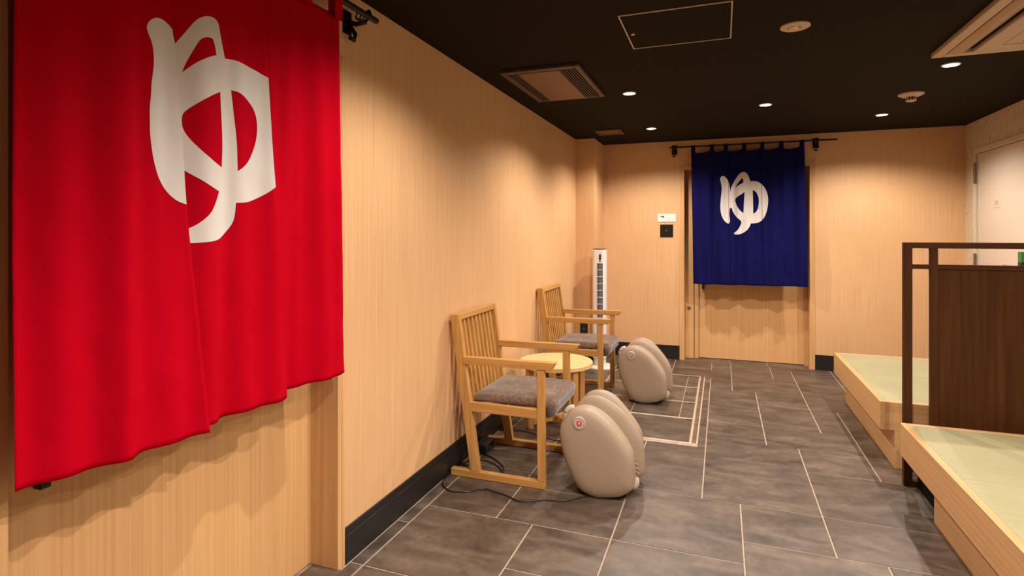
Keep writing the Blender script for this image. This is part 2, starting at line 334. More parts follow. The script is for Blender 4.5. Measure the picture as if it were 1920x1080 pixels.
# door_2 behind the blue curtain (back wall): narrow fixed panel, sliding leaf, casing
d2 = bx('door_2', M['door_veneer'], None, (-.235, .85, 6.67, 6.70, 0.008, 2.10), kind=ST)
bx('fixed_panel', M['door_veneer'], d2, (-.385, -.290, 6.63, 6.68, .0, 2.10), (-.284, -.240, 6.645, 6.68, 0, 2.10), bevel=.002)
bx('jamb', M['casing'], d2, (-.41, -.385, YB-.004, 6.70, 0, 2.115), (.845, .870, YB-.004, 6.70, 0, 2.115), (-.385, .845, YB-.004, 6.70, 2.09, 2.115), bevel=.001)
bx('casing', M['casing'], d2, (-.435, -.41, YB-.006, YB, 0, 2.14), (.870, .895, YB-.006, YB, 0, 2.14), (-.41, .87, YB-.006, YB, 2.115, 2.14), bevel=.001)
bx('jamb_stop', M['casing'], d2, (.815, .845, 6.64, 6.67, 0, 2.09))
bx('door_handle', M['plastic_black'], d2, (-.206, -.180, 6.64, 6.67, .772, 1.25), bevel=.003)
bm = bmesh.new(); lathe(bm, [(.020, 0), (.020, -.004), (.012, -.006), (.012, -.016), (.009, -.020)], -.340, 6.63, 20, 'y', .56)
B('door_lock', bm, M['hinge'], d2, smooth=False)

# door_3: pale door in the right wall
d3 = bx('door_3', M['door_paint'], None, (XR+.006, XR+.05, 5.235, 6.245, .008, 2.105), kind=ST, bevel=.002)
bx('door_frame', M['door_paint'], d3, (XR-.012, XR+.06, 6.252, 6.30, 0, 2.155), (XR-.012, XR+.06, 5.18, 5.228, 0, 2.155), (XR-.012, XR+.06, 5.228, 6.252, 2.111, 2.155), bevel=.002)
for z0 in (1.84, 1.02):
    bm = bmesh.new(); box(bm, XR-.014, XR-.012, 6.254, 6.286, z0, z0+.19); lathe(bm, [(.008, 0), (.008, .19)], XR-.014, 6.249, 12, 'z', z0)
    B('hinge', bm, M['hinge'], d3)
Rm = Matrix(((0,0,-1,0),(1,0,0,0),(0,1,0,0),(0,0,0,1)))
Rm = Matrix(((0,0,-1,0),(-1,0,0,0),(0,1,0,0),(0,0,0,1)))
text('room_number', '371', .052, M['ink_grey'], d3, Matrix.Translation((XR+.0055, 5.872, 1.645)) @ Rm)
bx('number_line', M['ink_grey'], d3, (XR+.0050, XR+.006, 5.825, 5.920, 1.604, 1.608))
lk = bx('door_lock', M['plastic_black'], d3, (XR-.014, XR+.006, 5.408, 5.462, 1.07, 1.168), bevel=.003)
bx('status_plate', M['green'], d3, (XR-.014, XR+.006, 5.408, 5.462, 1.1685, 1.248), bevel=.002)
bm = bmesh.new(); tube(bm, [(XR-.010, 5.425, 1.130), (XR-.050, 5.425, 1.130), (XR-.055, 5.440, 1.131), (XR-.052, 5.585, 1.134)], .009, 10); B('door_handle', bm, M['steel'], d3, smooth=True)

# ------------------------------------------------------------------ short curtains (noren)
def lerp_tab(tab, z):
    tab = sorted(tab)
    if z <= tab[0][0]: return tab[0][1]
    for (a, u), (b, v) in zip(tab, tab[1:]):
        if z <= b: return u+(v-u)*(z-a)/(b-a)
    return tab[-1][1]
def sharp_chaikin(p, it=2):
    for _ in range(it):
        q = []; n = len(p)
        for i in range(n):
            a, b, c = Vector(p[i-1]), Vector(p[i]), Vector(p[(i+1) % n])
            ang = (b-a).angle(c-b, 0)
            if ang > radians(62): q.append(tuple(b))
            else: q += [tuple(b*.75+a*.25), tuple(b*.75+c*.25)]
        p = q
    return p
def inside(p, poly):
    x, y = p; r = False; n = len(poly)
    for i in range(n):
        (a, b), (c, d) = poly[i-1], poly[i]
        if (b > y) != (d > y) and x < (c-a)*(y-b)/(d-b)+a: r = not r
    return r
def glyph(name, polys, holes, eL, eR, pos, parent, lay):
    polys = [sharp_chaikin(p) for p in polys]; holes = [sharp_chaikin(p) for p in holes]
    V, E = [], []
    for p in polys+holes:
        k = len(V); V += [Vector(q) for q in p]; E += [(k+i, k+(i+1) % len(p)) for i in range(len(p))]
    zs = [v.y for v in V]; z0, z1 = min(zs)-.01, max(zs)+.01
    xs = [v.x for v in V]; x0, x1 = min(xs), max(xs)
    for e in (eL, eR):
        k = len(V); n = 24
        V += [Vector((e(z0+(z1-z0)*i/n), z0+(z1-z0)*i/n)) for i in range(n+1)]; E += [(k+i, k+i+1) for i in range(n)]
    nx = int((x1-x0)/.012); nz = int((z1-z0)/.02)
    for i in range(nx+1):
        for j in range(nz+1): V.append(Vector((x0+(x1-x0)*(i+.37)/nx, z0+(z1-z0)*(j+.31)/nz)))
    vo, eo, fo, *_ = delaunay_2d_cdt(V, E, [], 0, 1e-6)
    keep = []
    for f in fo:
        c = sum((vo[i] for i in f), Vector((0, 0)))/len(f)
        if any(inside(c, p) for p in polys) and not any(inside(c, h) for h in holes) and eL(c.y) < c.x < eR(c.y): keep.append(f)
    if not keep: return None
    bm = bmesh.new(); bv = {}
    for f in keep:
        for i in f:
            if i not in bv: bv[i] = bm.verts.new(pos(vo[i].x, vo[i].y, lay+.0016))
        bm.faces.new([bv[i] for i in f])
    return B(name, bm, M['print'], parent, smooth=True)
def noren(root, panels, ztop, wave, pos, m, glyphs, gsets):
    for k, (eL, eR, zb0, zb1, lay) in enumerate(panels):
        L_ = lambda z, t=eL: lerp_tab(t, z); R_ = lambda z, t=eR: lerp_tab(t, z)
        nu = max(16, int((R_(1)-L_(1))/.009)); nv = 90; bm = bmesh.new(); g = []
        for j in range(nv+1):
            row = []
            for i in range(nu+1):
                u = i/nu; s_ = L_(1.2)+(R_(1.2)-L_(1.2))*u; zt = ztop(s_); zb = zb0+(zb1-zb0)*u
                z = zb+(zt-zb)*j/nv; s = L_(z)+(R_(z)-L_(z))*u
                row.append(bm.verts.new(pos(s, z, lay)))
            g.append(row)
        for j in range(nv):
            for i in range(nu): bm.faces.new((g[j][i], g[j][i+1], g[j+1][i+1], g[j+1][i]))
        o = B('cloth_panel', bm, m, root, smooth=True)
        sd = o.modifiers.new('thick', 'SOLIDIFY'); sd.thickness = .0012; sd.offset = 0
        if gsets[k]: glyph('printed_character', [glyphs[0][q] for q in gsets[k][0]], [glyphs[1][q] for q in gsets[k][1]], L_, (lambda z: R_(z)-.0005), pos, root, lay)

def bracket(root, P, along):
    """P(a, o, z): a along the rod, o out from the wall"""
    def pb(name, m, *bs, bevel=.0015):
        bm = bmesh.new()
        for a0, a1, o0, o1, z0, z1 in bs:
            p, q = P(a0, o0, z0), P(a1, o1, z1); box(bm, min(p[0], q[0]), max(p[0], q[0]), min(p[1], q[1]), max(p[1], q[1]), min(p[2], q[2]), max(p[2], q[2]))
        return B(name, bm, m, root, bevel=bevel)
    pb('wall_plate', M['iron'], (along-.028, along+.028, 0, .006, -.065, .035))
    bm = bmesh.new(); tube(bm, [P(along, .004, -.01), P(along, .05, -.028), P(along, .092, -.024), P(along, .118, -.002), P(along, .108, .020)], .0105, 8); B('hook', bm, M['iron'], root, smooth=True)
    bm = bmesh.new(); tube(bm, [P(along+.012, .006, -.02), P(along+.02, .03, -.06), P(along+.004, .035, -.092), P(along-.014, .022, -.082)], .0095, 8); B('scroll', bm, M['iron'], root, smooth=True)
    bm = bmesh.new()
    for k in range(2): 
        a = along+(-.012 if k else .014); tube(bm, [P(a, .078+.022*cos(t*pi/5), .019*sin(t*pi/5)) for t in range(11)], .005, 6)
    B('rod_clasp', bm, M['iron_hi'], root, smooth=True)

# red curtain, plane parallel to the left wall
RX = XL+.105; RZ = 2.292
rr = thing('curtain_rod', 'black iron rod on scroll brackets carrying the red curtain', 'curtain rod', (RX, 1.3, RZ))
bm = bmesh.new(); tube(bm, [(RX, .42, RZ), (RX, 2.065, RZ)], .0125, 14); B('rod', bm, M['iron'], rr, smooth=False)
bracket(rr, lambda a, o, z: (XL+o, a, RZ+z), 2.00); bracket(rr, lambda a, o, z: (XL+o, a, RZ+z), .56)
def fold(p, w=.22):
    """rounded saw: slow rise, quick drop"""
    p -= math.floor(p); q = p/(1-w) if p < 1-w else (1-p)/w
    return q*q*(3-2*q)
def rwave(s, z):
    k = 0.5+0.5*min(1, max(0, (2.25-z)/1.2))
    d = .020*(fold((s-.745)/.285+.05*(2.2-z))-.5)+.006*sin(2*pi*(s-.70)/.128+1.3*z)+.005*sin(2*pi*s/.37+2.0*z+1)
    d += -.014*exp(-((s-1.085)/.030)**2)*min(1, max(.25, (z-.9)/.8))+.008*exp(-((s-.985)/.035)**2)
    d -= .010*exp(-((s-1.435)/.030)**2)*min(1, max(.2, (z-.9)/.8))
    lo = min(1, max(.25, (2.1-z)))
    d = d*1.3+lo*(.0065*noise.noise((s*5, z*2.2, 3.1))+.0030*noise.noise((s*14+z*5, z*8, 1.7))+.0016*noise.noise((s*30, z*22, 5.2)))
    return d*k
def rpos(s, z, lay): return (RX+lay+rwave(s, z), s, z)
eA = [(2.28, 1.092), (1.926, 1.110), (1.90, 1.116), (1.659, 1.134), (1.464, 1.146), (1.362, 1.156), (.824, 1.207)]
eB = [(2.28, 1.432), (2.141, 1.438), (1.886, 1.452), (1.645, 1.466), (1.532, 1.473), (.832, 1.544)]
eC = [(2.28, 1.818), (1.672, 1.826), (.837, 1.866)]
eL = [(2.28, .751), (1.5, .747), (.847, .748)]
off = lambda t, d: [(z, s+d) for z, s in t]
rn = thing('door_curtain', 'large red cotton door curtain with one big white character, near left', 'curtain', (RX, 1.3, .83))
rtop = lambda s: 2.235-.012*abs(sin(pi*(s-.745)/.18))
GR = [R1, R2]
noren(rn, [(eL, eA, .847, .824, .012), (off(eA, -.05), eB, .842, .832, 0), (off(eB, -.05), eC, .848, .840, -.012)], rtop, rwave, rpos, M['red'], (GR, RH), [((0,), ()), ((1,), (0, 1, 2)), None])
for k in range(7):
    s = .768+k*.1705
    tab = bmesh.new(); prism(tab, [(RX-.016, 2.20), (RX-.016, RZ+.010), (RX-.006, RZ+.0175), (RX+.006, RZ+.0175), (RX+.016, RZ+.010), (RX+.016, 2.20), (RX+.0135, 2.20), (RX+.0135, RZ+.009), (RX+.005, RZ+.0150), (RX-.005, RZ+.0150), (RX-.0135, RZ+.009), (RX-.0135, 2.20)], 'y', s-.022, s+.022)
    B('tab', tab, M['red'], rn)

# blue curtain at the back wall
BY = YB-.10; BZ = 2.326
br = thing('curtain_rod', 'thin black rod on two brackets carrying the blue curtain', 'curtain rod', (.27, BY, BZ))
bm = bmesh.new(); tube(bm, [(-.535, BY, BZ), (1.08, BY, BZ)], .0085, 12); B('rod', bm, M['iron'], br)
bracket(br, lambda a, o, z: (a, YB-o, BZ+z), -.49); bracket(br, lambda a, o, z: (a, YB-o, BZ+z), .90)
def bwave(s, z):
    k = 0.4+0.6*min(1, max(0, (2.2-z)/1.2))
    d = .030*(fold((s+.30)/.235+.06*(2-z))-.5)+.011*sin(2*pi*s/.125+1.1*z)+.006*sin(2*pi*s/.41+1.7*z)
    lo = min(1, max(.25, (2.0-z)))
    d = d*1.1+lo*(.010*noise.noise((s*6, z*3, 9.1))+.0045*noise.noise((s*14+z*6, z*9, 4.7)))
    return d*k
def bpos(s, z, lay): return (s, BY-lay-bwave(s, z), z)
fL = [(2.28, -.308), (1.6, -.297), (.849, -.286)]; f1 = [(2.28, .062), (1.49, .070), (.849, .086)]
f2 = [(2.28, .376), (1.93, .393), (.848, .410)]; f3 = [(2.257, .786), (1.324, .806), (.856, .818)]
bn = thing('door_curtain', 'small dark blue door curtain with a white character, on the back wall', 'curtain', (.26, BY, .85))
btab = [-.287, -.096, .042, .221, .395, .573, .763]
def btop(s):
    for a, b in zip(btab, btab[1:]):
        if a <= s <= b: return 2.275-.022*sin(pi*(s-a)/(b-a))**.7
    return 2.272
noren(bn, [(fL, f1, .850, .848, .008), (off(f1, -.04), f2, .850, .848, 0), (off(f2, -.002), f3, .849, .852, .006)], btop, bwave, bpos, M['blue'], ([B1, B2], BH), [((0, 1), (0, 1, 2)), ((0, 1), (0, 1, 2)), ((0, 1), (0, 1, 2))])
for s in btab:
    tab = bmesh.new(); prism(tab, [(BY-.012, 2.235), (BY-.012, BZ+.007), (BY-.004, BZ+.0125), (BY+.004, BZ+.0125), (BY+.012, BZ+.007), (BY+.012, 2.235), (BY+.0100, 2.235), (BY+.0100, BZ+.006), (BY+.003, BZ+.0105), (BY-.003, BZ+.0105), (BY-.0100, BZ+.006), (BY-.0100, 2.235)], 'x', s-.021, s+.021)
    B('tab', tab, M['blue'], bn)

# ------------------------------------------------------------------ armchair
def cushion_bm(x0, x1, y0, y1, z0, z1, lipx, lipz):
    """soft seat pad whose front edge drops over the front rail"""
    bm = bmesh.new()
    prof = [(x0, z0+.008), (x0+.008, z0), (lipx-.006, z0), (lipx, z0-.006), (lipx, lipz+.008), (lipx+.008, lipz), (x1-.020, lipz), (x1-.008, lipz+.012), (x1, z1-.030),
            (x1-.004, z1-.012), (x1-.020, z1-.001), (x1-.10, z1+.003), ((x0+x1)/2, z1+.005), (x0+.10, z1), (x0+.02, z1-.006), (x0+.003, z1-.016)]
    n = 12; rings = []
    for j in range(n+1):
        t = j/n; y = y0+(y1-y0)*t; e = min(t, 1-t)*(y1-y0)
        s = 1-max(0, 1-e/.022)**2*.06; dz = -max(0, 1-e/.03)**2*.014
        cx, cz = (x0+x1)/2, (z0+z1)/2
        rings.append([bm.verts.new((cx+(x-cx)*s, y, z+(dz if z > z0+.01 else 0))) for x, z in prof])
    m_ = len(prof)
    for A, C in zip(rings, rings[1:]):
        for k in range(m_): bm.faces.new((A[k], A[(k+1) % m_], C[(k+1) % m_], C[k]))
    bm.faces.new(rings[0]); bm.faces.new(rings[-1][::-1]); return bm
def make_chair():
    r = thing('armchair', 'nearer oak slatted armchair with grey seat cushion, beside the near massager', 'chair', (-1.18, 3.222, 0), 'oak armchairs along the left wall')
    ya, yb_ = 2.935, 3.510; T = .036
    for y0, y1 in ((ya, ya+T), (yb_-T, yb_)):
        bx('runner', M['chair_x'], r, (-1.462, -.897, y0, y1, 0, .040), bevel=.003)
        bm = bmesh.new(); prism(bm, [(-.939, .040), (-.897, .040), (-.903, .646), (-.945, .646)], 'y', y0, y1); B('leg', bm, M['chair_z'], r, bevel=.002)
        bm = bmesh.new(); prism(bm, [(-1.338, .040), (-1.284, .040), (-1.414, .924), (-1.466, .920)], 'y', y0, y1); B('leg', bm, M['chair_z'], r, bevel=.002)
        bm = bmesh.new(); prism(bm, [(-1.385, .645), (-.866, .648), (-.858, .652), (-.838, .690), (-1.385, .684)], 'y', y0-.004, y1+.004); B('armrest', bm, M['chair_x'], r, bevel=.002)
        bx('seat_rail', M['chair_x'], r, (-1.350, -.925, y0+.004, y1-.004, .376, .429), bevel=.002)
    yi, yo = ya+T, yb_-T
    bx('seat_rail', M['chair_y'], r, (-.935, -.905, yi, yo, .376, .426), bevel=.002)
    bx('seat_rail', M['chair_y'], r, (-1.375, -1.345, yi, yo, .376, .426), bevel=.002)
    bm = bmesh.new(); prism(bm, [(-1.458, .884), (-1.411, .889), (-1.416, .922), (-1.462, .919)], 'y', yi, yo); B('back_rail', bm, M['chair_y'], r, bevel=.002)
    n = 8
    for k in range(n):
        y = yi+(yo-yi)*(k+1)/(n+1)
        bm = bmesh.new(); prism(bm, [(-1.374, .426), (-1.350, .426), (-1.418, .886), (-1.444, .886)], 'y', y-.010, y+.010); B('slat', bm, M['chair_z'], r, bevel=.0015)
    o = B('seat_cushion', cushion_bm(-1.345, -.850, yi+.002, yo-.002, .430, .474, -.8965, .380), M['fabric'], r, smooth=True, bevel=0)
    return r
chair = make_chair()
copy_tree(chair, (-1.19, 4.880, 0), 'farther oak slatted armchair in the corner in front of the white tower fan')

# ------------------------------------------------------------------ round table
tb = thing('round_table', 'low round pale wood side table between the two armchairs', 'table', (-1.137, 4.0, 0))
bm = bmesh.new(); lathe(bm, [(.262, .430), (.267, .433), (.267, .458), (.264, .461)], -1.137, 4.0, 72); B('table_top', bm, M['table'], tb, bevel=.0)
for a in (-40, 50, 140, 230):
    A = radians(a); bm = bmesh.new(); c = .022
    vs = [(-c, -c), (c, -c), (c, c), (-c, c)]
    cx, cy = -1.137+.225*cos(A), 4.0+.225*sin(A)
    q = [(cx+u*cos(A)-v*sin(A), cy+u*sin(A)+v*cos(A)) for u, v in vs]
    q = [(x, y) for x, y in q]; prism(bm, q, 'z', 0, .430); B('leg', bm, M['chair_z'], tb, bevel=.002)
for a in (-40, 50):
    A = radians(a); bm = bmesh.new(); l, c = .225-.022, .020
    if a == 50: segs = ((-l, -.0201), (.0201, l))
    else: segs = ((-l, l),)
    for s0, s1 in segs:
        q = [(-1.137+u*cos(A)-v*sin(A), 4.0+u*sin(A)+v*cos(A)) for u, v in ((s0, -c), (s1, -c), (s1, c), (s0, c))]
        prism(bm, q, 'z', .028, .066)
    B('stretcher', bm, M['chair_x'], tb, bevel=.002)

# ------------------------------------------------------------------ foot massager
NP = [(-.817,.299),(-.814,.352),(-.796,.392),(-.756,.439),(-.710,.459),(-.658,.460),(-.602,.438),(-.545,.396),(-.496,.339),(-.459,.288),(-.434,.236),(-.424,.164),(-.425,.090),(-.440,.058),(-.496,.022),(-.585,.003),(-.640,.003),(-.700,.026),(-.743,.080),(-.775,.146),(-.802,.219)]
def smooth_closed(p, n=3):
    out = []; N_ = len(p)
    for i in range(N_):
        a, b, c, d = [Vector(p[(i+k) % N_]) for k in (-1, 0, 1, 2)]
        for k in range(n):
            t = k/n; out.append(0.5*((2*b)+(c-a)*t+(2*a-5*b+4*c-d)*t*t+(3*b-a-3*c+d)*t**3))
    return out
NPS = smooth_closed(NP, 4)
def lobe(bm, yc, h, pts, cx, cz, p=3.0, k=1.0, n=14, tilt=0.0):
    """closed pillow: the outline shrinks towards both sides along a superellipse"""
    c = Vector((cx, cz)); nn = len(pts); rings = []
    for j in range(1, 2*n):
        a = -pi/2+pi*j/(2*n); r = max(cos(a), 0)**(2/p)*k; y = yc+h*(abs(sin(a))**(2/p))*(1 if a >= 0 else -1)
        rings.append([bm.verts.new((c.x+(q.x-c.x)*r, y, max(c.y+(q.y-c.y)*r, .0015))) for q in pts])
    for A, C in zip(rings, rings[1:]):
        for i in range(nn): bm.faces.new((A[i], A[(i+1) % nn], C[(i+1) % nn], C[i]))
    for R_, s in ((rings[0], -1), (rings[-1], 1)):
        v = bm.verts.new((c.x, yc+s*h*1.004, c.y))
        for i in range(nn): bm.faces.new((R_[i], R_[(i+1) % nn], v))
def make_massager():
    r = thing('foot_massager', 'nearer taupe egg-shaped foot massager with a red-centred dial', 'foot massager', (-.62, 3.09, 0), 'taupe foot massagers on the floor')
    cx, cz = -.61, .24
    bm = bmesh.new(); lobe(bm, 2.985, .078, NPS, cx, cz, 4.6); B('side_shell', bm, M['leather'], r, smooth=True)
    mid = smooth_closed([(x+(.034 if x > -.6 else .024), z+(.022 if z > .2 else (.012 if z > .05 else .006))) for x, z in NP], 4)
    bm = bmesh.new(); lobe(bm, 3.128, .046, mid, cx, cz, 2.6); B('middle_shell', bm, M['leather'], r, smooth=True)
    far = smooth_closed([(x+(.012 if x > -.6 else .024), z+(.018 if z > .2 else .006)) for x, z in NP], 4)
    bm = bmesh.new(); lobe(bm, 3.262, .066, far, cx, cz, 3.0); B('side_shell', bm, M['leather'], r, smooth=True)
    bm = bmesh.new(); lobe(bm, 3.12, .150, NPS, cx-.015, cz-.02, 6, .74); B('inner_body', bm, M['leather_in'], r, smooth=True)
    # gathered cloth and pale lining inside each foot opening
    for yc in (3.062, 3.185):
        bm = bmesh.new()
        for k, (x, z) in enumerate(((-.458, .200), (-.448, .178), (-.440, .155), (-.434, .130), (-.432, .108), (-.470, .215), (-.436, .090))):
            tube(bm, smooth_path([(x-.02, yc-.022, z+.030), (x+.008, yc-.008, z+.010), (x+.014, yc+.010, z-.010), (x+.002, yc+.022, z-.026)], 5), .0085, 8)
        B('gathered_cloth', bm, M['leather_in'], r, smooth=True)
        bm = bmesh.new(); bmesh.ops.create_uvsphere(bm, u_segments=16, v_segments=10, radius=1, matrix=Matrix.Translation((-.440, yc, .066)) @ Matrix.Diagonal((.030, .024, .045, 1)))
        B('lining', bm, M['lining'], r, smooth=True)
    # dial
    y = 2.909; dx, dz = -.700, .392
    bm = bmesh.new(); lathe(bm, [(.034, .020), (.034, .000), (.032, -.004), (.028, -.005), (.0265, -.002), (.024, -.002)], dx, y, 40, 'y', dz); o = B('dial', bm, M['dial'], r)
    bm = bmesh.new()
    for k in range(12):
        a = 2*pi*k/12; lathe(bm, [(.0042, 0), (.0042, -.0045)], dx+.0195*cos(a), y-.001, 8, 'y', dz+.0195*sin(a))
    B('dial_button', bm, M['lining'], o, kind=None)
    bm = bmesh.new(); lathe(bm, [(.0125, 0), (.0125, -.005), (.010, -.007)], dx, y-.001, 24, 'y', dz); c = B('dial_center', bm, M['dial_red'], o)
    bm = bmesh.new(); lathe(bm, [(.005, 0), (.005, -.0015)], dx, y-.0078, 12, 'y', dz); B('dial_symbol', bm, M['lining'], o)
    # handle strap, back label and dark foot
    bm = bmesh.new(); tube(bm, smooth_path([(-.770, 3.075, .420), (-.795, 3.075, .412), (-.812, 3.075, .390), (-.815, 3.075, .360), (-.800, 3.075, .335)], 6), .017, 10); B('handle', bm, M['lining'], r, smooth=True)
    bx('power_socket', M['plastic_black'], r, (-.822, -.806, 2.965, 2.995, .270, .318), bevel=.002)
    bm = bmesh.new(); prism(bm, [(x, y) for x, y in ((-.70, 2.965), (-.50, 2.965), (-.47, 3.0), (-.47, 3.2), (-.50, 3.235), (-.70, 3.235), (-.73, 3.2), (-.73, 3.0))], 'z', 0, .012); B('foot_pad', bm, M['plastic_black'], r)
    return r, c
mass, dc = make_massager()
m2 = copy_tree(mass, (-.612, 4.855, 0), 'farther taupe egg-shaped foot massager, its dial without red, by the floor hatch')
def find(root, name):
    for o in bpy.data.objects:
        p = o
        while p.parent: p = p.parent
        if p == root and o.name.split('.')[0] == name: return o
c2 = find(m2, 'dial_center'); c2.data = c2.data.copy(); c2.data.materials.clear(); c2.data.materials.append(M['dial_pink'])

# ------------------------------------------------------------------ tower fan, cords, adapter
fx, fy = -1.192, 5.86
tf = thing('tower_fan', 'slim white tower fan with dark grille standing in the far left corner', 'fan', (fx, fy, 0))
bm = bmesh.new(); lathe(bm, [(.150, 0), (.152, .006), (.148, .016), (.10, .022), (.05, .024)], fx, fy, 48); B('base', bm, M['white'], tf, smooth=False)
bm = bmesh.new(); lathe(bm, [(.062, .024), (.064, .030), (.064, .095), (.060, .10)], fx, fy, 32); B('neck', bm, M['white'], tf)
def rrect(hw, hd, r, n=5):
    out = []
    for sx, sy, a0 in ((1, -1, -90), (1, 1, 0), (-1, 1, 90), (-1, -1, 180)):
        for k in range(n+1):
            a = radians(a0+90*k/n); out.append((fx+sx*(hw-r)+r*cos(a), fy+sy*(hd-r)+r*sin(a)))
    return out
bm = bmesh.new(); prism(bm, rrect(.068, .066, .03), 'z', .10, 1.222); B('body', bm, M['white'], tf, bevel=.003)
bm = bmesh.new(); prism(bm, rrect(.064, .062, .03), 'z', 1.2225, 1.232); B('top_panel', bm, M['plastic_black'], tf)
gx0, gx1 = fx-.014, fx+.044; gy = fy-.066
bx('grille', M['grille'], tf, (gx0, gx1, gy-.0015, gy+.001, .24, 1.085))
bm = bmesh.new()
for k in range(4): x = gx0+(gx1-gx0)*(k+.5)/4; box(bm, x-.0022, x+.0022, gy-.006, gy-.0016, .24, 1.085)
B('grille_slat', bm, M['ink_grey'], tf)
for k in range(13): z = .24+k*.0704; bx('grille_bar', M['white'], tf, (gx0-.002, gx1+.002, gy-.0075, gy-.003, z-.0028, z+.0028))
bx('display', M['plastic_black'], tf, (fx+.006, fx+.026, gy-.003, gy+.001, 1.115, 1.175), bevel=.001)
bm = bmesh.new(); lathe(bm, [(.007, 0), (.007, -.003)], fx+.016, gy, 12, 'y', 1.100); B('button', bm, M['plastic_black'], tf)

cord = [(-.640, 2.955), (-.690, 2.911), (-.755, 2.85), (-.873, 2.812), (-.972, 2.759), (-1.027, 2.776), (-1.087, 2.802), (-1.143, 2.814), (-1.196, 2.828), (-1.236, 2.802), (-1.276, 2.763), (-1.349, 2.738), (-1.408, 2.761), (-1.450, 2.808), (-1.466, 2.871), (-1.468, 2.951), (-1.468, 3.045), (-1.450, 3.141), (-1.386, 3.181), (-1.309, 3.167), (-1.24, 3.123), (-1.209, 3.081), (-1.19, 3.06), (-1.22, 3.14), (-1.33, 3.24), (-1.40, 3.27)]
bm = bmesh.new(); tube(bm, smooth_path([(x, y, .0045) for x, y in cord], 5), .0035, 8)
B('power_cord', bm, M['plastic_black'], mass, smooth=True)
ad = bx('power_adapter', M['plastic_black'], mass, (-1.463, -1.385, 3.27, 3.42, 0, .058), bevel=.006, seg=2)
bx('strain_relief', M['plastic_black'], ad, (-1.43, -1.415, 3.42, 3.445, .020, .035), bevel=.003)
bm = bmesh.new(); tube(bm, smooth_path([(x, y, .006) for x, y in ((-1.463, 3.72), (-1.38, 3.735), (-1.28, 3.745), (-1.15, 3.69), (-1.02, 3.65), (-.90, 3.72), (-.86, 3.90), (-.80, 4.25), (-.76, 4.62), (-.80, 4.75))], 6), .0035, 8)
B('power_cord', bm, M['plastic_black'], m2, smooth=True)

# wall fittings
sg = thing('door_sign', 'small white sign with a black drawing above the dark switch', 'sign', (-.573, YB, 1.565))
bx('sign_plate', M['sign'], sg, (-.671, -.475, YB-.006, YB, 1.520, 1.608), bevel=.001)
bm = bmesh.new()
prism(bm, [(-.640, 1.577), (-.633, 1.585), (-.622, 1.582), (-.612, 1.587), (-.601, 1.580), (-.598, 1.569), (-.604, 1.560), (-.611, 1.566), (-.615, 1.576), (-.626, 1.572), (-.634, 1.574)], 'y', YB-.0066, YB-.0060)
B('printed_mark', bm, M['ink'], sg)
bm = bmesh.new(); tube(bm, smooth_path([(-.590+k*.010, YB-.0062, 1.563+.004*((k*7) % 3-1)) for k in range(8)], 3), .0009, 5)
box(bm, -.645, -.50, YB-.0064, YB-.006, 1.5475, 1.549); box(bm, -.588, -.53, YB-.0064, YB-.006, 1.5395, 1.541)
B('printed_line', bm, M['ink_grey'], sg)
sw = thing('wall_switch', 'square black wall plate with a tiny centre light, left of the blue curtain', 'switch', (-.573, YB, 1.42))
bx('plate', M['plastic_black'], sw, (-.642, -.504, YB-.008, YB, 1.350, 1.490), bevel=.002)
bm = bmesh.new(); lathe(bm, [(.007, 0), (.007, -.002)], -.573, YB-.008, 16, 'y', 1.424); B('indicator', bm, M['steel'], sw)
ol = thing('power_outlet', 'black power outlet low on the corner column behind the farther armchair', 'outlet', (-1.392, 6.0, .362))
bx('plate', M['plastic_black'], ol, (-1.433, -1.351, 5.993, 6.0, .305, .420), bevel=.001)
bx('socket', M['ink_grey'], ol, (-1.402, -1.382, 5.991, 5.993, .366, .371), (-1.402, -1.382, 5.991, 5.993, .350, .353))

# ------------------------------------------------------------------ tatami benches and partition
def bench(name_label, y0, y1, by0, by1, xr, seam):
    r = thing('tatami_bench', name_label, 'bench', (1.4, (y0+y1)/2, 0), 'low tatami benches on the right')
    XE = .885; z0, z1 = .221, .389; bw = .032
    bx('side_board', M['bench_y'], r, (XE, XE+bw, y0, y1, z0, z1), bevel=.0025, seg=2)
    bx('side_board', M['bench_y'], r, (xr-bw, xr, y0, y1, z0, z1), bevel=.0025)
    bx('end_board', M['bench_x'], r, (XE+bw, xr-bw, y0, y0+bw, z0, z1), bevel=.0025)
    bx('end_board', M['bench_x'], r, (XE+bw, xr-bw, y1-bw, y1, z0, z1), bevel=.0025)
    bx('deck', M['bench_x'], r, (XE+bw, xr-bw, y0+bw, y1-bw, z0+.01, z1-.03))
    ms = [y0+bw]+seam+[y1-bw]
    for a, b in zip(ms, ms[1:]): bx('tatami_mat', M['tatami'], r, (XE+bw+.001, xr-bw-.001, a+.001, b-.001, z1-.030, z1-.001), bevel=.0015)
    bx('plinth', M['bench_y'], r, (.958, .985, by0, by1, 0, z0), (.985, xr-.1, by1-.03, by1, 0, z0), (.985, xr-.1, by0, by0+.03, 0, z0), bevel=.001)
    return r
bench('far tatami-topped wooden bench, beyond the dark partition', 3.930, 5.405, 3.925, 5.33, 2.05, [4.66])
bench('near tatami-topped wooden bench in the right foreground', 2.04, 3.520, 2.12, 3.258, 2.10, [2.80])
pt = thing('partition_screen', 'dark brown wooden partition screen standing between the two tatami benches', 'partition', (1.5, 3.69, 0))
y0, y1 = 3.672, 3.708
bx('post', M['dark'], pt, (.941, .981, y0, y1, 0, 1.339), bevel=.001)
bx('post', M['dark'], pt, (2.06, 2.10, y0, y1, 0, 1.339), bevel=.001)
bx('post', M['dark'], pt, (1.065, 1.099, y0+.002, y1-.002, .03, 1.307), bevel=.001)
bx('rail', M['dark_x'], pt, (.981, 2.06, y0, y1, 1.307, 1.339), bevel=.001)
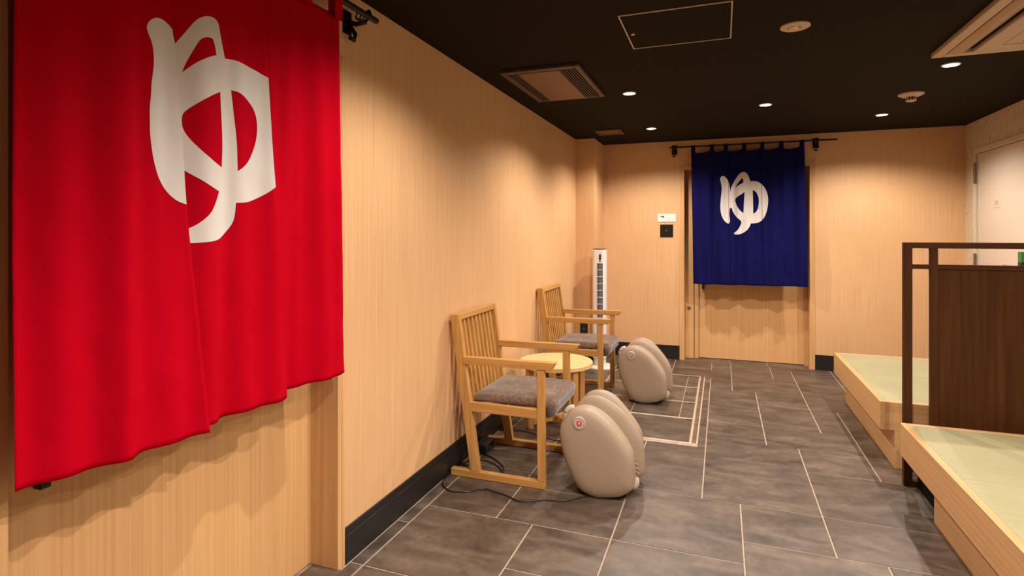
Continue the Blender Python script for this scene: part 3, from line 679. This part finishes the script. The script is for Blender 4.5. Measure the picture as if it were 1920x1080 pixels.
bx('rail', M['dark_x'], pt, (.981, 1.065, y0+.002, y1-.002, 1.194, 1.219), (1.099, 2.06, y0+.002, y1-.002, 1.194, 1.219), bevel=.001)
bx('rail', M['dark_x'], pt, (.981, 1.065, y0, y1, 0, .030), (1.065, 2.06, y0, y1, 0, .030), bevel=.001)
bx('panel', M['dark'], pt, (1.099, 2.06, y0+.010, y1-.010, .03, 1.194))
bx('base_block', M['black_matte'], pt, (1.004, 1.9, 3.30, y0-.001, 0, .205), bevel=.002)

# ------------------------------------------------------------------ ceiling fittings
LB = ['recessed downlight above the round table, near the brown vent', 'recessed downlight in mid ceiling in front of the blue curtain', 'recessed downlight beside the large air unit',
      'small far downlight near the corner column', 'small far downlight near the right wall, past the smoke detector',
      'recessed downlight outside the picture above the red curtain end', 'recessed downlight outside the picture over the middle of the near floor', 'recessed downlight outside the picture above the near tatami bench',
      'recessed downlight outside the picture on the right beside the viewer', 'unseen fill downlight added near the viewer to brighten the red curtain', 'unseen fill downlight added to the right of the viewer for the near bench']
for k, (x, y) in enumerate(DOWNLIGHTS):
    lab = LB[k]
    r = thing('downlight', lab, 'downlight', (x, y, ZC), 'recessed ceiling downlights')
    bm = bmesh.new(); lathe(bm, [(.050, 0), (.050, -.004), (.041, -.006), (.041, 0)], x, y, 36, 'z', ZC); B('trim_ring', bm, M['lamp_ring'], r)
    bm = bmesh.new(); lathe(bm, [(.040, -.001), (.040, -.0045), (.036, -.0055)], x, y, 28, 'z', ZC); B('lens', bm, M['lens'], r)
    ld = bpy.data.lights.new('spot', 'SPOT'); ld.energy = LAMP_POWER; ld.color = LAMP_COLOR; ld.spot_size = LAMP_ANGLE; ld.spot_blend = LAMP_BLEND; ld.shadow_soft_size = .016
    lo = bpy.data.objects.new('spot', ld); COL.objects.link(lo); lo.parent = r; lo.location = (0, 0, -.040)
# bathroom-style ventilation unit
vx0, vx1, vy0, vy1 = -1.31, -.80, 3.30, 4.12; z = ZC
v = thing('ceiling_vent', 'large bronze-brown slatted ventilation panel on the ceiling near left wall', 'vent', (-1.05, 3.7, ZC))
bx('frame', M['vent_dark'], v, (vx0, vx0+.035, vy0, vy1, z-.022, z), (vx1-.035, vx1, vy0, vy1, z-.022, z), (vx0+.035, vx1-.035, vy0, vy0+.05, z-.022, z), (vx0+.035, vx1-.035, vy1-.03, vy1, z-.022, z), bevel=.004)
bx('backing', M['void'], v, (vx0+.035, vx1-.035, vy0+.05, vy1-.03, z-.006, z))
bx('center_plate', M['vent_plate'], v, (-1.205, -.935, vy0+.05, vy1-.03, z-.026, z-.008), bevel=.003)
for k in range(6):
    for a in (vx0+.040+k*.0165, vx1-.040-k*.0165-.008): bx('slat', M['vent_dark'], v, (a, a+.006, vy0+.05, vy1-.03, z-.022, z-.008))
v = thing('ceiling_vent', 'small dark square air vent on the ceiling by the corner column', 'vent', (-1.05, 5.66, ZC))
bx('frame', M['vent_dark'], v, (-1.18, -1.14, 5.52, 5.80, z-.012, z), (-.965, -.925, 5.52, 5.80, z-.012, z), (-1.14, -.965, 5.52, 5.56, z-.012, z), (-1.14, -.965, 5.76, 5.80, z-.012, z), bevel=.002)
bx('grille', M['vent_plate'], v, (-1.14, -.965, 5.56, 5.76, z-.008, z-.001))
# access hatch
h = thing('ceiling_hatch', 'square black ceiling access hatch with a thin pale frame', 'hatch', (-.2, 2.9, ZC))
a0, a1, b0, b1 = -.457, .047, 2.665, 3.168; t = .006
bx('frame', M['light_edge'], h, (a0, a0+t, b0, b1, z-.004, z), (a1-t, a1, b0, b1, z-.004, z), (a0+t, a1-t, b0, b0+t, z-.004, z), (a0+t, a1-t, b1-t, b1, z-.004, z))
bx('hatch_panel', M['ceiling'], h, (a0+.009, a1-.009, b0+.009, b1-.009, z-.003, z), bevel=.001)
bm = bmesh.new(); lathe(bm, [(.010, 0), (.010, -.004)], -.425, 2.93, 16, 'z', z-.003); B('latch', bm, M['light_edge'], h)
# round emergency lamp, smoke detector
s = thing('ceiling_speaker', 'flat round cream ceiling plate with a small centre boss, beyond the access hatch', 'ceiling plate', (.34, 3.10, ZC))
bm = bmesh.new(); lathe(bm, [(.068, 0), (.068, -.006), (.062, -.009), (.056, -.006), (.02, -.005)], .34, 3.10, 48, 'z', z); B('cover', bm, M['cream'], s)
bm = bmesh.new(); lathe(bm, [(.018, 0), (.018, -.007), (.012, -.012), (.005, -.013)], .335, 3.10, 20, 'z', z-.004); B('center_boss', bm, M['brass'], s)
bm = bmesh.new()
for k in (-1, 1): lathe(bm, [(.004, 0), (.004, -.003)], .335+k*.028, 3.105, 10, 'z', z-.006)
B('screw', bm, M['hinge'], s)
s = thing('smoke_detector', 'round cream smoke detector on the ceiling before the far right downlight', 'smoke detector', (1.30, 4.90, ZC))
bm = bmesh.new(); lathe(bm, [(.082, 0), (.080, -.008), (.055, -.020), (.032, -.024)], 1.30, 4.90, 40, 'z', z); B('base', bm, M['cream'], s, smooth=False)
bm = bmesh.new(); lathe(bm, [(.024, 0), (.024, -.020)], 1.30, 4.90, 20, 'z', z-.023); B('sensor_chamber', bm, M['void'], s)
for k in range(10):
    a = 2*pi*k/10; x, y = 1.30+.030*cos(a), 4.90+.030*sin(a); bx('fin', M['cream'], s, (x-.003, x+.003, y-.003, y+.003, z-.045, z-.022))
bm = bmesh.new(); lathe(bm, [(.034, 0), (.034, -.006), (.030, -.010)], 1.30, 4.90, 28, 'z', z-.044); B('cap', bm, M['cream'], s)
# ceiling cassette air unit
c = thing('air_conditioner', 'large beige ceiling cassette air conditioner at upper right', 'air conditioner', (1.6, 3.37, ZC))
x0, x1, y0, y1 = 1.115, 2.065, 2.62, 3.85; zt = z-.028
bx('frame', M['ac'], c, (x0, x0+.055, y0, y1, zt, z), (x1-.055, x1, y0, y1, zt, z), (x0+.055, x1-.055, y0, y0+.06, zt, z), (x0+.055, x1-.055, y1-.06, y1, zt, z), bevel=.006, seg=2)
bx('cavity', M['void'], c, (x0+.055, x1-.055, y0+.06, y1-.06, z-.004, z))
for a, b in ((x0+.063, x0+.138), (x1-.138, x1-.063)):
    bm = bmesh.new(); n = 8; top = []
    pr = [(a+(b-a)*k/n, zt+.004-.010*sin(pi*k/n)) for k in range(n+1)]+[(b, zt+.012), (a, zt+.012)]
    prism(bm, pr, 'y', y0+.07, y1-.07); B('vane', bm, M['ac_vane'], c)
bx('intake_panel', M['ac'], c, (x0+.176, x1-.176, y0+.065, y1-.065, zt-.002, z-.006), bevel=.004)
bx('filter_outline', M['ac_vane'], c, (x0+.27, x0+.274, y0+.16, y1-.16, zt-.0035, zt-.002), (x1-.274, x1-.27, y0+.16, y1-.16, zt-.0035, zt-.002), (x0+.274, x1-.274, y1-.164, y1-.16, zt-.0035, zt-.002), (x0+.274, x1-.274, y0+.16, y0+.164, zt-.0035, zt-.002))
bx('intake_slot', M['void'], c, (x0+.34, x0+.345, y0+.2, y1-.2, zt-.0032, zt-.0022), (x0+.37, x0+.375, y0+.2, y1-.2, zt-.0032, zt-.0022))
